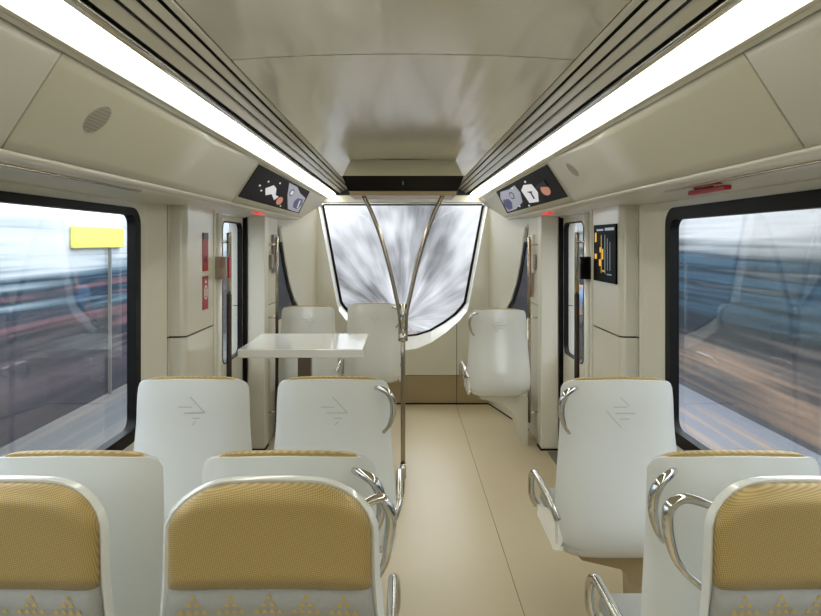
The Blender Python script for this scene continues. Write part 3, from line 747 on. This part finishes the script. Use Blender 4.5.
# third row
place_seat('square', 1, -.270, 2.21, 0, 'white seat with engraved mark in front of the table, left of the aisle', G2)
place_seat('square', 1, -.812, 2.21, 0, 'white seat with engraved mark beside the left window frame', G2, False)
place_seat('square', -1, .824, 2.20, 0, 'single white seat with engraved mark beside the right window frame', G2)
# far row
place_seat('square', 1, -.255, 4.92, 0, 'far white seat below the windscreen, beside the forked pole', G2)
place_seat('square', 1, -.775, 4.70, 0, 'far white seat behind the left part of the table', G2, False)
place_seat('square', -1, .745, 4.50, 0, 'far single white seat to the right, before the windscreen', G2, True, True)

# ------------------------------------------------------------------ outside
ol = tag(link('wall_outside_left', box(B(), -4.3, -4.2, -12, 14.2, -3, 2.9), M_side_l), 'smeared station wall outside the left window', kind='structure')
orr = tag(link('wall_outside_right', box(B(), 4.2, 4.3, -12, 14.2, -3, 2.9), M_side_r), 'smeared station wall outside the right window', kind='structure')
of = tag(link('wall_outside_front', box(B(), -4.4, 4.4, 14, 14.1, -3, 3.9), M_front), 'pale blurred view ahead of the windscreen', kind='structure')
pl = tag(link('floor_outside', box(B(), -4.3, 4.3, -12, 14, -.65, -.55), M_plat), 'platform outside the car', kind='structure')
sg = empty('station_sign', (-4.1, 7.2, 1.6), 'yellow sign outside seen through the left window', 'sign')
link('sign_panel', box(B(), -4.19, -4.13, 7.3, 8.6, 1.52, 1.80, .01), mat('sign_yellow', (222, 214, 96), .5), sg)
link('sign_pole', box(B(), -4.17, -4.13, 8.2, 8.225, -.55, 1.52), M_grey, sg)

# person on the platform seen through the right door window
pn = empty('person', (2.85, 9.7, -.55), 'person in a blue shirt outside the right door window', 'person')
def skin(name, verts, edges, radii, m, root=0):
    me = bpy.data.meshes.new(name); off = Vector(pn.location)
    me.from_pydata([Vector(v) for v in verts], edges, []); me.materials.append(m)
    o = bpy.data.objects.new(name, me); COL.objects.link(o); o.parent = pn
    md = o.modifiers.new('skin', 'SKIN'); md.use_smooth_shade = True
    for i, r in enumerate(radii): me.skin_vertices[0].data[i].radius = (r, r) if not isinstance(r, tuple) else r
    me.skin_vertices[0].data[root].use_root = True
    ss = o.modifiers.new('sub', 'SUBSURF'); ss.levels = 1; ss.render_levels = 1
    return o
skin('body', [(0,0,.92),(0,0,1.12),(0,0,1.33),(0,0,1.44),(0,-.01,1.51),(0,-.01,1.60),(0,-.02,1.69),
              (.19,0,1.38),(.23,0,1.12),(.24,-.06,.88),(-.19,0,1.38),(-.23,0,1.12),(-.24,-.06,.88),
              (.10,0,.86),(.10,-.01,.48),(.10,0,.07),(.10,-.13,.03),(-.10,0,.86),(-.11,-.03,.48),(-.11,0,.07),(-.11,-.13,.03)],
     [(0,1),(1,2),(2,3),(3,4),(4,5),(5,6),(2,7),(7,8),(8,9),(2,10),(10,11),(11,12),(0,13),(13,14),(14,15),(15,16),(0,17),(17,18),(18,19),(19,20)],
     [(.14,.10),(.13,.09),(.15,.10),(.07,.06),.05,.08,.07,.05,.04,.028,.05,.04,.028,.085,.055,.035,.035,.085,.055,.035,.035], mat('skin', (178, 130, 104), .6))
skin('shirt', [(0,0,.95),(0,0,1.12),(0,0,1.33),(0,0,1.44),(.19,0,1.38),(.23,0,1.18),(-.19,0,1.38),(-.23,0,1.18)], [(0,1),(1,2),(2,3),(2,4),(4,5),(2,6),(6,7)],
     [(.17,.12),(.15,.11),(.17,.12),(.08,.07),.07,.062,.07,.062], mat('blue_shirt', (120, 150, 196), .7))
skin('trousers', [(0,0,.93),(.10,0,.86),(.10,-.01,.48),(.10,0,.10),(-.10,0,.86),(-.11,-.03,.48),(-.11,0,.10)], [(0,1),(1,2),(2,3),(0,4),(4,5),(5,6)],
     [(.155,.115),.10,.075,.06,.10,.075,.06], mat('dark_trousers', (40, 42, 50), .8))
skin('hair', [(0,.02,1.66),(0,.01,1.74)], [(0,1)], [.092,.07], mat('hair', (24, 20, 18), .8))
